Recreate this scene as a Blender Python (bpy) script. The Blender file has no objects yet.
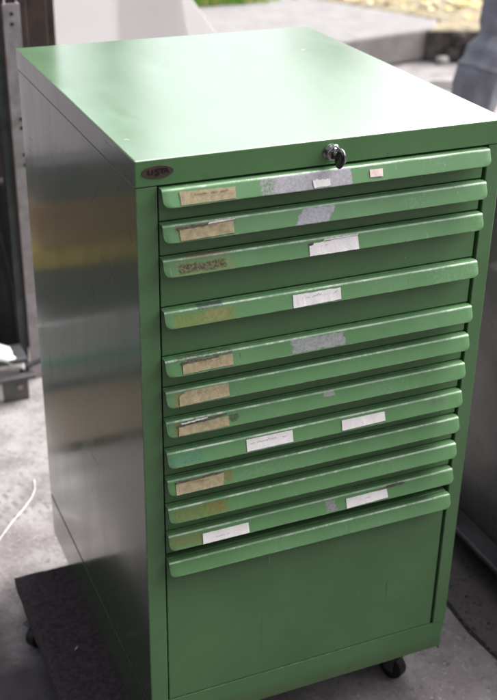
import bpy, bmesh, math, random
from mathutils import Vector, Matrix, noise
random.seed(7)
S = bpy.context.scene
COL = S.collection
WORLD_LOC = {}

# ------------------------------------------------------------------ helpers
def V(*a): return Vector(a)

def place(o, loc, parent):
    loc = Vector(loc)
    WORLD_LOC[o.name] = loc
    if parent is not None:
        o.parent = parent
        o.location = loc - WORLD_LOC[parent.name]
    else:
        o.location = loc

def tag(o, label=None, cat=None, group=None, kind=None):
    if label: o['label'] = label
    if cat: o['category'] = cat
    if group: o['group'] = group
    if kind: o['kind'] = kind
    return o

def empty(name, loc, label, cat, group=None):
    o = bpy.data.objects.new(name, None)
    COL.objects.link(o)
    o.empty_display_size = .05
    place(o, loc, None)
    return tag(o, label, cat, group)

def build(name, bm, mat, parent=None, origin=None, bevel=0, seg=2, smooth=False, solid=0, sub=0):
    """verts are given in world coordinates; the origin moves to the middle unless given"""
    if origin is None:
        c = Vector((0, 0, 0))
        lo = Vector((1e9,)*3); hi = Vector((-1e9,)*3)
        for v in bm.verts:
            for i in range(3):
                lo[i] = min(lo[i], v.co[i]); hi[i] = max(hi[i], v.co[i])
        origin = (lo+hi)/2
    origin = Vector(origin)
    bmesh.ops.translate(bm, verts=bm.verts, vec=-origin)
    bmesh.ops.recalc_face_normals(bm, faces=bm.faces)
    me = bpy.data.meshes.new(name)
    bm.to_mesh(me); bm.free()
    for p in me.polygons: p.use_smooth = smooth
    me.materials.append(mat)
    o = bpy.data.objects.new(name, me)
    COL.objects.link(o)
    place(o, origin, parent)
    if solid:
        m = o.modifiers.new('solid', 'SOLIDIFY'); m.thickness = solid; m.offset = 0
    if sub:
        m = o.modifiers.new('sub', 'SUBSURF'); m.levels = sub; m.render_levels = sub
    if bevel:
        m = o.modifiers.new('bevel', 'BEVEL'); m.width = bevel; m.segments = seg
        m.limit_method = 'ANGLE'; m.angle_limit = math.radians(35)
        m.harden_normals = False
    return o

def bx(bm, x0, x1, y0, y1, z0, z1, rot=None, about=None):
    vs = [bm.verts.new((x, y, z)) for x in (x0, x1) for y in (y0, y1) for z in (z0, z1)]
    for f in ((0,1,3,2),(4,6,7,5),(0,4,5,1),(2,3,7,6),(0,2,6,4),(1,5,7,3)):
        bm.faces.new([vs[i] for i in f])
    if rot:
        bmesh.ops.rotate(bm, verts=vs, cent=about, matrix=rot)
    return vs

def box(name, x0, x1, y0, y1, z0, z1, mat, parent=None, **k):
    bm = bmesh.new(); bx(bm, x0, x1, y0, y1, z0, z1)
    return build(name, bm, mat, parent, **k)

def frame_of(d):
    d = Vector(d).normalized()
    a = Vector((0, 0, 1)) if abs(d.z) < .9 else Vector((1, 0, 0))
    u = d.cross(a).normalized(); v = d.cross(u).normalized()
    return d, u, v

def tube(bm, pts, radii, n=16, cap=True, flat=1.0):
    pts = [Vector(p) for p in pts]
    if not hasattr(radii, '__len__'): radii = [radii]*len(pts)
    rings = []
    pu = None
    for i, p in enumerate(pts):
        d = (pts[min(i+1, len(pts)-1)] - pts[max(i-1, 0)]).normalized()
        if pu is None: _, u, v = frame_of(d)
        else:
            u = (pu - d*pu.dot(d)).normalized(); v = d.cross(u)
        pu = u
        rings.append([bm.verts.new(p + radii[i]*(math.cos(t)*u + flat*math.sin(t)*v))
                      for t in [2*math.pi*k/n for k in range(n)]])
    for a, b in zip(rings, rings[1:]):
        for k in range(n):
            bm.faces.new((a[k], a[(k+1) % n], b[(k+1) % n], b[k]))
    if cap:
        bm.faces.new(rings[0][::-1]); bm.faces.new(rings[-1])
    return rings

def prism(bm, poly, axis, a, b):
    """poly in the two other axes, extruded along axis 'x','y' or 'z' from a to b"""
    def mk(p, t):
        if axis == 'y': return (p[0], t, p[1])
        if axis == 'x': return (t, p[0], p[1])
        return (p[0], p[1], t)
    A = [bm.verts.new(mk(p, a)) for p in poly]; B = [bm.verts.new(mk(p, b)) for p in poly]
    bm.faces.new(A); bm.faces.new(B[::-1])
    for i in range(len(poly)):
        j = (i+1) % len(poly)
        bm.faces.new((A[i], A[j], B[j], B[i]))

def text_mesh(txt, size, bold=0.0):
    cu = bpy.data.curves.new('lettering', 'FONT')
    cu.body = txt; cu.size = size; cu.align_x = 'CENTER'; cu.align_y = 'CENTER'
    cu.offset = bold; cu.extrude = .0004
    o = bpy.data.objects.new('lettering_tmp', cu); COL.objects.link(o)
    bpy.context.view_layer.update()
    dg = bpy.context.evaluated_depsgraph_get()
    me = bpy.data.meshes.new_from_object(o.evaluated_get(dg))
    bpy.data.objects.remove(o); bpy.data.curves.remove(cu)
    return me

# ------------------------------------------------------------------ material nodes
class N:
    def __init__(s, name):
        s.m = bpy.data.materials.new(name); s.m.use_nodes = True
        s.t = s.m.node_tree; s.b = s.t.nodes['Principled BSDF']
        s.out = s.t.nodes['Material Output']
        s._o = None; s._v = None
    def n(s, typ, **k):
        x = s.t.nodes.new(typ)
        for a, v in k.items(): setattr(x, a, v)
        return x
    def link(s, a, b): s.t.links.new(a, b)
    def put(s, sock, v):
        if isinstance(v, bpy.types.NodeSocket): s.link(v, sock)
        elif isinstance(v, (tuple, list)) and len(v) == 3 and len(sock.default_value) == 4: sock.default_value = (*v, 1)
        else: sock.default_value = v
    def obj(s):
        if s._o is None: s._o = s.n('ShaderNodeTexCoord').outputs['Object']
        return s._o
    def var(s):
        # object coordinates shifted by each object's own random number, so that no two parts carry the same marks
        if s._v is None:
            oi = s.n('ShaderNodeObjectInfo'); a = s.n('ShaderNodeVectorMath', operation='MULTIPLY_ADD')
            s.link(oi.outputs['Random'], a.inputs[0]); a.inputs[1].default_value = (23.1, 3.7, 17.3); s.link(s.obj(), a.inputs[2])
            s._v = a.outputs[0]
        return s._v
    def sc(s, vec, x, y, z):
        m = s.n('ShaderNodeMapping'); s.link(vec, m.inputs[0]); m.inputs['Scale'].default_value = (x, y, z); return m.outputs[0]
    def noise(s, scale, detail=4, rough=.55, vec=None, dist=0):
        x = s.n('ShaderNodeTexNoise'); s.link(vec or s.var(), x.inputs['Vector'])
        x.inputs['Scale'].default_value = scale; x.inputs['Detail'].default_value = detail
        x.inputs['Roughness'].default_value = rough; x.inputs['Distortion'].default_value = dist
        return x.outputs['Fac']
    def vor(s, scale, vec=None, feature='F1'):
        x = s.n('ShaderNodeTexVoronoi', feature=feature); s.link(vec or s.obj(), x.inputs['Vector'])
        x.inputs['Scale'].default_value = scale; return x.outputs['Distance']
    def math(s, op, a, b=0.0, c=0.0, clamp=False):
        x = s.n('ShaderNodeMath', operation=op, use_clamp=clamp)
        s.put(x.inputs[0], a); s.put(x.inputs[1], b); s.put(x.inputs[2], c); return x.outputs[0]
    def ramp(s, f, a, b, lo=0.0, hi=1.0):
        x = s.n('ShaderNodeMapRange', interpolation_type='SMOOTHSTEP'); s.put(x.inputs[0], f)
        x.inputs[1].default_value = a; x.inputs[2].default_value = b
        x.inputs[3].default_value = lo; x.inputs[4].default_value = hi; return x.outputs[0]
    def mix(s, f, a, b):
        x = s.n('ShaderNodeMix', data_type='RGBA'); s.put(x.inputs[0], f); s.put(x.inputs[6], a); s.put(x.inputs[7], b); return x.outputs[2]
    def xyz(s, vec=None):
        x = s.n('ShaderNodeSeparateXYZ'); s.link(vec or s.obj(), x.inputs[0]); return x.outputs
    def bump(s, h, strength=.3, dist=.001, normal=None):
        x = s.n('ShaderNodeBump'); s.put(x.inputs['Height'], h)
        x.inputs['Strength'].default_value = strength; x.inputs['Distance'].default_value = dist
        if normal: s.link(normal, x.inputs['Normal'])
        return x.outputs[0]
    def set(s, **k):
        names = dict(color='Base Color', rough='Roughness', metal='Metallic', normal='Normal', coat='Coat Weight',
                     coat_rough='Coat Roughness', coat_ior='Coat IOR', ior='IOR', spec='Specular IOR Level', sheen='Sheen Weight',
                     trans='Transmission Weight', coat_normal='Coat Normal', aniso='Anisotropic')
        for a, v in k.items(): s.put(s.b.inputs[names[a]], v)
        return s.m

GREEN = (.099, .222, .088)
GREEN_D = (.083, .192, .073)

def paint(name, base=GREEN, base2=GREEN_D, rough=(.26, .42), coat=.5, ior=1.5, streak=False, patches=(), crease=False, orange=.05, dirt=False):
    """old semi-gloss enamel; patches = (x0,x1,s0,s1,colour,density,metal) in metres along x and down the lip"""
    n = N(name)
    big = n.noise(5, 5, .6); mid = n.noise(38, 5, .65); fine = n.noise(420, 3, .6)
    col = n.mix(n.ramp(big, .35, .68), base, base2)
    col = n.mix(n.math('MULTIPLY', n.ramp(mid, .52, .75), .18), col, (.13, .26, .12))
    # greasy finger dirt
    col = n.mix(n.math('MULTIPLY', n.ramp(n.noise(11, 6, .7), .55, .8), .28), col, (.05, .10, .045))
    # fine pale specks and pin-head chips
    ed = n.n('ShaderNodeBevel', samples=4); ed.inputs['Radius'].default_value = .0022
    ge = n.n('ShaderNodeNewGeometry')
    dt = n.n('ShaderNodeVectorMath', operation='DOT_PRODUCT'); n.link(ed.outputs[0], dt.inputs[0]); n.link(ge.outputs['Normal'], dt.inputs[1])
    edge = n.math('MULTIPLY', n.ramp(dt.outputs['Value'], .995, .93), n.ramp(n.noise(70, 5, .75), .50, .60))
    col = n.mix(n.math('MULTIPLY', edge, .65), col, (.36, .38, .34))
    sp = n.ramp(n.noise(260, 2, .5), .735, .78)
    col = n.mix(n.math('MULTIPLY', sp, .45), col, (.42, .50, .42))
    dk = n.ramp(n.noise(180, 2, .5), .755, .79)
    col = n.mix(n.math('MULTIPLY', dk, .6), col, (.03, .045, .03))
    for k_, (ry, sx, sz, lo) in enumerate(((.5, 26, 1.1, .69), (-1.1, 22, .9, .70), (1.5, 30, 1.6, .705))):
        mp = n.n('ShaderNodeMapping'); n.link(n.var(), mp.inputs[0])
        mp.inputs['Rotation'].default_value = (0, ry, 0); mp.inputs['Scale'].default_value = (sx/10, 1, sz/10); mp.inputs['Location'].default_value = (k_*3.3, 0, k_)
        sf = n.ramp(n.noise(38, 3, .65, vec=mp.outputs[0]), lo, lo+.03)
        sf = n.math('MULTIPLY', sf, n.ramp(n.noise(7+k_, 3), .48, .62))
        col = n.mix(n.math('MULTIPLY', sf, .65), col, (.26, .36, .25) if k_ != 1 else (.03, .05, .03))
    if dirt:
        z_ = n.xyz()[2]
        up_ = n.math('ADD', z_, n.math('MULTIPLY', n.math('SUBTRACT', n.noise(22, 6, .8), .5), .05))
        gr = n.ramp(up_, .012, -.03)
        col = n.mix(n.math('MULTIPLY', gr, .45), col, (.075, .085, .05))
        ru = n.math('MULTIPLY', n.ramp(n.noise(85, 5, .8), .60, .66), gr)
        col = n.mix(n.math('MULTIPLY', ru, .8), col, (.10, .055, .030))
    rg = n.ramp(n.noise(16, 6, .7), .3, .72, *rough)
    metal = None
    if crease:
        x, y, z = n.xyz()
        wob = n.math('MULTIPLY', n.math('SUBTRACT', n.noise(120, 4, .7), .5), .0016)
        zz = n.math('ADD', z, wob)
        # worn line and a painted gloss highlight along the fold, broken up lengthwise
        line = n.math('MULTIPLY', n.ramp(zz, -.0030, -.0016), n.ramp(y, -.0100, -.0114))
        brk = n.ramp(n.noise(26, 5, .75, vec=n.sc(n.var(), 1, .1, .1)), .42, .60)
        brk = n.math('MULTIPLY', brk, n.ramp(n.noise(4.5, 3, vec=n.sc(n.var(), 1, .1, .1)), .35, .6, .35, 1.25))
        line = n.math('MULTIPLY', line, n.math('ADD', n.math('MULTIPLY', brk, .6), .22))
        col = n.mix(line, col, (.55, .64, .54))
        metal = 0.0
        frost = n.math('MULTIPLY', n.ramp(n.noise(5, 3, .6, vec=n.sc(n.var(), 1, .2, .2)), .45, .65), n.ramp(n.noise(240, 4, .75), .48, .62))
        col = n.mix(n.math('MULTIPLY', frost, .12), col, (.42, .50, .44))
        chips = n.ramp(n.noise(75, 4, .7), .745, .77)
        col = n.mix(n.math('MULTIPLY', chips, .75), col, (.50, .50, .50))
        # grazed paint on the lower edge
        low = n.math('MULTIPLY', n.ramp(zz, -.0215, -.0232), n.ramp(n.noise(60, 4, .7), .5, .62))
        col = n.mix(n.math('MULTIPLY', low, .22), col, (.33, .42, .33))
        for (x0, x1, s0, s1, c, dens, mt) in patches:
            wx = n.math('MULTIPLY', n.math('SUBTRACT', n.noise(70, 6, .8), .5), .026)
            wz = n.math('MULTIPLY', n.math('SUBTRACT', n.noise(110, 6, .8), .5), .014)
            xx = n.math('ADD', x, wx); zq = n.math('ADD', z, wz)
            if mt == 2:      # slanted patch
                xx = n.math('ADD', xx, n.math('MULTIPLY', z, -.75))
            m = n.math('MULTIPLY', n.ramp(xx, x0-.0015, x0+.0015), n.ramp(xx, x1+.0015, x1-.0015))
            m = n.math('MULTIPLY', m, n.math('MULTIPLY', n.ramp(zq, -s1-.001, -s1+.001), n.ramp(zq, -s0+.001, -s0-.001)))
            m = n.math('MULTIPLY', m, n.ramp(n.noise(330 if dens < .8 else 60, 3, .7), .62-dens*.45, .70-dens*.45))
            m = n.math('MULTIPLY', m, .95 if mt else (.93 if sum(c) < .16 else .66))
            grain = n.ramp(n.noise(210, 5, .8), .38, .62)
            col = n.mix(m, col, n.mix(n.math('MULTIPLY', grain, .6), c, tuple(q*.55 for q in c)))
            if mt: metal = n.math('MAXIMUM', metal, n.math('MULTIPLY', m, .55))
            rg = n.math('MAXIMUM', rg, n.math('MULTIPLY', m, .5))
        n.set(metal=metal)
    if streak:
        pass
    h = n.math('ADD', n.math('MULTIPLY', fine, orange), n.math('MULTIPLY', n.noise(3.2, 2), .9))
    h = n.math('ADD', h, n.math('MULTIPLY', sp, -.06))
    n.set(color=col, rough=rg, coat=coat, coat_rough=.12, ior=ior, normal=n.bump(h, .35, .002))
    return n.m

def simple(name, col, rough=.5, metal=0, var=.25, scale=20, bump=.2, bdist=.001, col2=None, coat=0, detail=6):
    n = N(name)
    f = n.noise(scale, detail, .65)
    c2 = col2 or tuple(c*(1-var) for c in col)
    c = n.mix(n.ramp(f, .35, .68), col, c2)
    c = n.mix(n.math('MULTIPLY', n.ramp(n.noise(scale*4.3, 4, .6), .58, .72), .35), c, tuple(x*.6 for x in c2))
    n.set(color=c, rough=n.ramp(n.noise(scale*1.7, 4), .3, .7, max(.02, rough-.08), min(1, rough+.1)), metal=metal,
          coat=coat, normal=n.bump(n.noise(scale*6, 4, .7), bump, bdist))
    return n.m

# side panel: very glossy enamel with long scratches
def side_paint():
    n = N('side_enamel')
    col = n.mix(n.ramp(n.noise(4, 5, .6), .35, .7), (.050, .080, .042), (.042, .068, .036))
    # scuffs with their own slanted direction
    def scratch(rx, sc, sy, sz, lo, hi, off):
        mp = n.n('ShaderNodeMapping'); n.link(n.obj(), mp.inputs[0])
        mp.inputs['Rotation'].default_value = (rx, 0, 0); mp.inputs['Scale'].default_value = (1, sy, sz); mp.inputs['Location'].default_value = (off, off, off)
        return n.ramp(n.noise(sc, 3, .6, vec=mp.outputs[0]), lo, hi)
    s1 = scratch(math.radians(-38), 30, .25, 7, .66, .70, 1.3)
    s2 = scratch(math.radians(14), 34, 6, .16, .66, .71, 4.1)
    s3 = scratch(math.radians(-60), 22, .3, 9, .70, .73, 8.7)
    sc = n.math('MAXIMUM', n.math('MULTIPLY', s1, .6), n.math('MAXIMUM', n.math('MULTIPLY', s2, .4), s3))
    sc = n.math('MULTIPLY', sc, n.ramp(n.noise(4, 3), .40, .60))
    col = n.mix(n.math('MULTIPLY', sc, .7), col, (.02, .03, .02))
    # a few deep dark gouges
    y, z = n.xyz()[1], n.xyz()[2]
    for (gy, gz, ang, ln, w) in GOUGES:
        dy = n.math('SUBTRACT', y, gy-.353); dz = n.math('SUBTRACT', z, gz-.478)
        ca, sa = math.cos(ang), math.sin(ang)
        al = n.math('ADD', n.math('MULTIPLY', dy, ca), n.math('MULTIPLY', dz, sa))
        ac = n.math('ADD', n.math('MULTIPLY', dy, -sa), n.math('MULTIPLY', dz, ca))
        ac = n.math('ADD', ac, n.math('MULTIPLY', n.math('SUBTRACT', n.noise(60, 3, .7), .5), w*5))
        g = n.math('MULTIPLY', n.ramp(n.math('ABSOLUTE', al), ln, ln*.8), n.ramp(n.math('ABSOLUTE', ac), w, w*.4))
        g = n.math('MULTIPLY', g, n.ramp(n.noise(90, 3, .8), .40, .5))
        col = n.mix(g, col, (.012, .012, .012))
        sc = n.math('MAXIMUM', sc, g)
    smear = n.noise(5, 3, .6, vec=n.sc(n.obj(), 1, 2.5, .6))
    rg = n.ramp(smear, .3, .75, .18, .26)
    rg = n.math('ADD', rg, n.math('MULTIPLY', sc, .35), clamp=True)
    h = n.math('ADD', n.math('MULTIPLY', n.noise(260, 3, .6, vec=n.sc(n.obj(), 1, 1, .25)), .05), n.math('MULTIPLY', n.noise(2.2, 2), 1.2))
    h = n.math('SUBTRACT', h, n.math('MULTIPLY', sc, .12))
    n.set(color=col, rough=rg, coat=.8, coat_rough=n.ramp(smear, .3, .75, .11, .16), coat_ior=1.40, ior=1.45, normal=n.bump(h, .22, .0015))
    return n.m
GOUGES = [(.084, .930, .3, .006, .004), (.209, .878, -.75, .035, .0012), (.032, .884, 1.2, .02, .002), (.612, .375, 1.45, .035, .0014),
          (.60, .32, 1.6, .018, .0010), (.25, .70, 1.3, .03, .0009), (.13, .78, -.9, .05, .0008), (.42, .86, -.95, .06, .0007), (.33, .25, .9, .012, .002)]

# top: glossy paint with fine wipe marks
def top_paint():
    n = N('top_enamel')
    col = n.mix(n.ramp(n.noise(4, 5, .6), .35, .7), (.105, .205, .105), (.12, .22, .12))
    col = n.mix(n.math('MULTIPLY', n.ramp(n.noise(8, 7, .7, vec=n.sc(n.obj(), 1, .45, 1)), .5, .75), .35), col, (.22, .40, .25))
    chip = n.ramp(n.noise(46, 3, .5, vec=n.sc(n.obj(), .6, 2, 1)), .735, .75)
    col = n.mix(chip, col, (.7, .66, .55))
    dust = n.ramp(n.noise(500, 2, .5), .62, .75)
    col = n.mix(n.math('MULTIPLY', dust, .18), col, (.6, .62, .6))
    sm = n.noise(7, 7, .72, vec=n.sc(n.obj(), 1.6, .5, 1))
    rg = n.ramp(sm, .3, .75, .15, .27)
    h = n.math('ADD', n.math('MULTIPLY', n.noise(300, 3, .6), .04), n.math('MULTIPLY', n.noise(4.5, 3), .8))
    n.set(color=col, rough=rg, coat=1, coat_rough=n.ramp(sm, .3, .75, .13, .20), coat_ior=2.15, ior=1.6, normal=n.bump(h, .3, .0015))
    return n.m

def concrete(name, a, b, stain, rough=.8, tread=False):
    n = N(name)
    f = n.noise(1.3, 8, .65); g = n.noise(9, 8, .7); k = n.noise(70, 5, .7)
    col = n.mix(n.ramp(g, .35, .68), a, b)
    col = n.mix(n.math('MULTIPLY', n.ramp(f, .45, .65), .65), col, stain)
    col = n.mix(n.math('MULTIPLY', n.ramp(k, .55, .68), .55), col, tuple(x*.45 for x in b))
    col = n.mix(n.math('MULTIPLY', n.ramp(n.noise(150, 3, .6), .60, .68), .5), col, tuple(min(1, x*1.5) for x in a))
    pits = n.ramp(n.noise(34, 6, .8), .60, .66)
    col = n.mix(n.math('MULTIPLY', pits, .7), col, tuple(x*.35 for x in b))
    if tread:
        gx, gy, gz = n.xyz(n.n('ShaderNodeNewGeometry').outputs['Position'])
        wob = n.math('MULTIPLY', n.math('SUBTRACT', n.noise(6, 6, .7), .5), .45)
        floor_dark = n.math('MULTIPLY', n.ramp(n.math('ADD', gy, wob), .52, .34), n.ramp(n.math('ADD', gx, wob), .10, -.05))  # darker floor tone at the front left and far left, ragged edge
        floor_dark = n.math('MAXIMUM', floor_dark, n.math('MULTIPLY', n.ramp(n.math('ADD', gx, n.math('MULTIPLY', wob, .25)), -.13, -.20), .85))
        col = n.mix(n.math('MULTIPLY', floor_dark, .88), col, (.035, .030, .033))
        floor_dark2 = n.math('MULTIPLY', n.ramp(n.noise(5, 7, .75), .50, .62), n.ramp(gy, .6, .3))
        col = n.mix(n.math('MULTIPLY', floor_dark2, .18), col, (.10, .085, .09))
        x, y, z = n.xyz(n.n('ShaderNodeNewGeometry').outputs['Position'])
        u = n.math('ADD', n.math('MULTIPLY', x, 1.0), n.math('MULTIPLY', y, .35))
        t = n.math('SINE', n.math('MULTIPLY', u, 210)); t2 = n.math('SINE', n.math('MULTIPLY', n.math('SUBTRACT', y, n.math('MULTIPLY', x, .8)), 120))
        m = n.math('MULTIPLY', n.ramp(t, .1, .5), n.ramp(t2, -.3, .3))
        band = n.math('MULTIPLY', n.ramp(y, .86, .92), n.ramp(y, 1.12, 1.02))
        band = n.math('MULTIPLY', band, n.ramp(x, .12, .02))
        m = n.math('MULTIPLY', n.math('MULTIPLY', m, band), n.ramp(n.noise(22, 3), .38, .55))
        col = n.mix(n.math('MULTIPLY', m, .8), col, (.12, .115, .12))
    h = n.math('ADD', n.math('MULTIPLY', g, .6), n.math('MULTIPLY', k, .5))
    n.set(color=col, rough=rough, normal=n.bump(h, .8, .008))
    return n.m

M = {}
M['green'] = paint('green_enamel')
M['drawer'] = paint('drawer_enamel', rough=(.3, .46), coat=.35)
M['plinth'] = paint('plinth_enamel', dirt=True, rough=(.3, .5), coat=.3)
M['side'] = side_paint()
M['top'] = top_paint()
M['dark'] = simple('black_gap', (.012, .012, .012), .8)
M['chrome'] = simple('chrome', (.46, .46, .47), .14, 1, var=.1, bump=.05)
M['black_plastic'] = simple('black_plastic', (.008, .008, .009), .16, 0, bump=.05, coat=.5)
M['badge'] = simple('badge_bronze', (.085, .062, .045), .5, .2, var=.3, scale=90)
M['ink'] = simple('badge_ink', (.006, .005, .008), .5)
M['ink_pen'] = simple('pen_ink', (.16, .14, .24), .8)
M['ink_type'] = simple('typed_ink', (.10, .08, .06), .8)
M['paper'] = simple('white_paper', (.76, .735, .735), .75, 0, var=.10, scale=60, bump=.3)
M['paper_pink'] = simple('pinkish_paper', (.72, .50, .46), .75, 0, scale=200, col2=(.72, .66, .60))
M['tan'] = simple('browned_paper', (.38, .325, .195), .8, 0, scale=110, col2=(.27, .225, .135), bump=.5)
M['torn'] = simple('torn_glue_edge', (.06, .045, .04), .8, 0, scale=200, col2=(.16, .12, .10))
M['torn_white'] = simple('torn_paper_fibre', (.72, .69, .68), .8, 0, scale=200)
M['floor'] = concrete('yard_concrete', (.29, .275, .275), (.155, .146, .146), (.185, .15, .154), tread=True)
M['asphalt'] = concrete('dirty_asphalt', (.075, .065, .070), (.05, .043, .047), (.10, .085, .09))
M['pavement'] = concrete('pavement_concrete', (.23, .222, .222), (.175, .168, .169), (.21, .195, .198))
M['kerbface'] = concrete('kerb_concrete', (.24, .22, .21), (.17, .155, .15), (.28, .25, .24))
M['leaf_ground'] = concrete('leaf_litter', (.27, .23, .15), (.12, .10, .065), (.27, .21, .09))
M['stone'] = simple('rough_stone', (.16, .14, .125), .9, 0, scale=9, col2=(.035, .03, .028), bump=1, bdist=.02)
M['wood_dark'] = simple('dark_timber', (.055, .035, .030), .8, 0, scale=14, var=.5)
M['wood_grey'] = simple('weathered_timber', (.125, .10, .075), .85, 0, scale=12, col2=(.07, .055, .042), bump=.6, bdist=.003)
M['pinkblock'] = simple('pinkish_block', (.30, .23, .23), .85, 0, scale=14)
M['steel_up'] = simple('grey_steel', (.36, .32, .34), .5, .3, scale=25, col2=(.25, .22, .23))
M['gunmetal'] = simple('gunmetal_paint', (.095, .090, .093), .34, .2, scale=6, col2=(.075, .070, .073), bump=.1, coat=.2)
M['gunmetal2'] = simple('scuffed_steel', (.10, .10, .11), .42, .4, scale=14, col2=(.06, .06, .066), bump=.25)
def thin_white(name, c, c2):
    n = N(name)
    col = n.mix(n.ramp(n.noise(3, 4), .35, .65), c, c2)
    n.set(color=col, rough=.5)
    t = n.n('ShaderNodeBsdfTranslucent'); n.put(t.inputs[0], col)
    mx = n.n('ShaderNodeMixShader'); mx.inputs[0].default_value = .5
    n.link(n.b.outputs[0], mx.inputs[1]); n.link(t.outputs[0], mx.inputs[2]); n.link(mx.outputs[0], n.out.inputs[0])
    return n.m
M['whiteboard'] = simple('white_board', (.84, .83, .85), .55, 0, scale=3, var=.06, bump=.05)
M['backlit'] = thin_white('white_plastic_sheet', (.92, .91, .90), (.90, .89, .885))
M['backlit_pink'] = thin_white('pinkish_plastic_sheet', (.91, .89, .885), (.88, .86, .86))
M['carpet'] = simple('dark_carpet', (.070, .052, .060), .95, 0, scale=120, col2=(.026, .019, .023), bump=1, bdist=.003)
M['board_core'] = simple('plywood_edge', (.08, .06, .05), .85, 0, scale=50)
M['rubber'] = simple('black_rubber', (.012, .011, .012), .6)
M['trousers'] = simple('grey_workwear', (.205, .21, .24), .9, 0, scale=60, col2=(.16, .165, .19), bump=.5, bdist=.002)
M['jacket'] = simple('dark_grey_jacket', (.06, .065, .08), .9, 0, scale=60)
M['skin'] = simple('skin', (.50, .30, .22), .5, 0, scale=40, var=.12)
M['hair'] = simple('brown_hair', (.06, .04, .03), .6, 0, scale=150)
M['boot'] = simple('black_leather', (.02, .02, .02), .5)
M['white_cloth'] = simple('white_rag', (.80, .80, .79), .8, 0, scale=30, var=.06)
M['cable'] = simple('white_cord', (.75, .73, .74), .6)
M['hose'] = simple('dark_cable', (.05, .045, .045), .5)
M['yellow'] = simple('yellow_plastic', (.42, .33, .13), .45, 0, scale=8, var=.15)
M['cardboard'] = simple('brown_cardboard', (.25, .17, .11), .8, 0, scale=12)
M['darkbox'] = simple('dark_grey_box', (.13, .13, .14), .5, 0, scale=10)
M['greybox'] = simple('light_grey_box', (.42, .42, .43), .5, 0, scale=7)
M['teal'] = simple('teal_paint', (.16, .36, .30), .5)
M['mauve'] = simple('pale_grey_sheet', (.80, .72, .77), .6, 0, scale=4)
M['plank'] = simple('brown_plank', (.085, .065, .052), .75, 0, scale=14)

# ------------------------------------------------------------------ constants
W, D, H = .600, .706, .996
IL, IR = .0321, .0309
Z0 = [.9548, .9020, .8495, .7684, .6876, .6345, .5813, .5260, .4744, .4212, .3675, .3139]
FLOOR = -.20

# ------------------------------------------------------------------ the cabinet
cab = empty('drawer_cabinet', (W/2, D/2, -.11), 'green enamelled steel drawer cabinet with twelve lipped drawers, standing on a carpeted dolly', 'cabinet')

# housing: back, inside black void, left side, right side, stiles
bm = bmesh.new(); bx(bm, .004, W-.004, D-.003, D-.0005, -.06, .955); build('back_panel', bm, M['green'], cab)
bm = bmesh.new(); bx(bm, .012, W-.012, .016, D-.006, -.055, .950); build('inner_carcass', bm, M['dark'], cab)
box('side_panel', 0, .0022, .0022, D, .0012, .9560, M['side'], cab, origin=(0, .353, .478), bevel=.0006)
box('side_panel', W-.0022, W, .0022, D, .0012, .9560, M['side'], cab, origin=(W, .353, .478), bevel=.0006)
box('stile', .0003, IL-.0012, -.0003, .016, .0012, .9560, M['green'], cab, bevel=.0012)
box('stile', W-IR+.0045, W-.0003, -.0003, .016, .0012, .9560, M['green'], cab, bevel=.0012)
box('plinth', .0006, W-.0006, .0024, .006, -.0655, -.0008, M['plinth'], cab, bevel=.0012)
box('seam_gap', .0009, .0035, .0065, D-.0015, -.0090, .0008, M['dark'], cab)
box('plinth_side', .0004, .0032, .0065, D-.001, -.110, -.0066, M['side'], cab, origin=(0, .353, .478-.05), bevel=.0006)
box('plinth_side', W-.004, W-.0012, .0065, D-.001, -.075, -.0012, M['side'], cab, origin=(W, .353, .478-.05), bevel=.0006)
box('plinth_back', .0045, W-.0045, D-.004, D-.0012, -.110, -.062, M['green'], cab)
box('base_rail', .0045, W-.03, .086, .105, -.1095, -.060, M['rubber'], cab)

# top: folded pan with a skirt
bm = bmesh.new(); bx(bm, -.0015, W+.0015, -.0022, D+.0015, .9572, H)
for v in bm.verts: pass
# small notch cut in the front right corner of the rim
top = build('top_panel', bm, M['top'], cab, bevel=.0022, seg=3)
top.data.materials.append(M['green']); top.data.materials.append(M['side'])
for p in top.data.polygons:
    if p.normal.y < -.5 or p.normal.y > .5: p.material_index = 1
    elif p.normal.x < -.5 or p.normal.x > .5: p.material_index = 2
box('corner_slot', W-.014, W+.0005, -.0028, .0015, H-.0022, H+.0006, M['dark'], cab)

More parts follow.
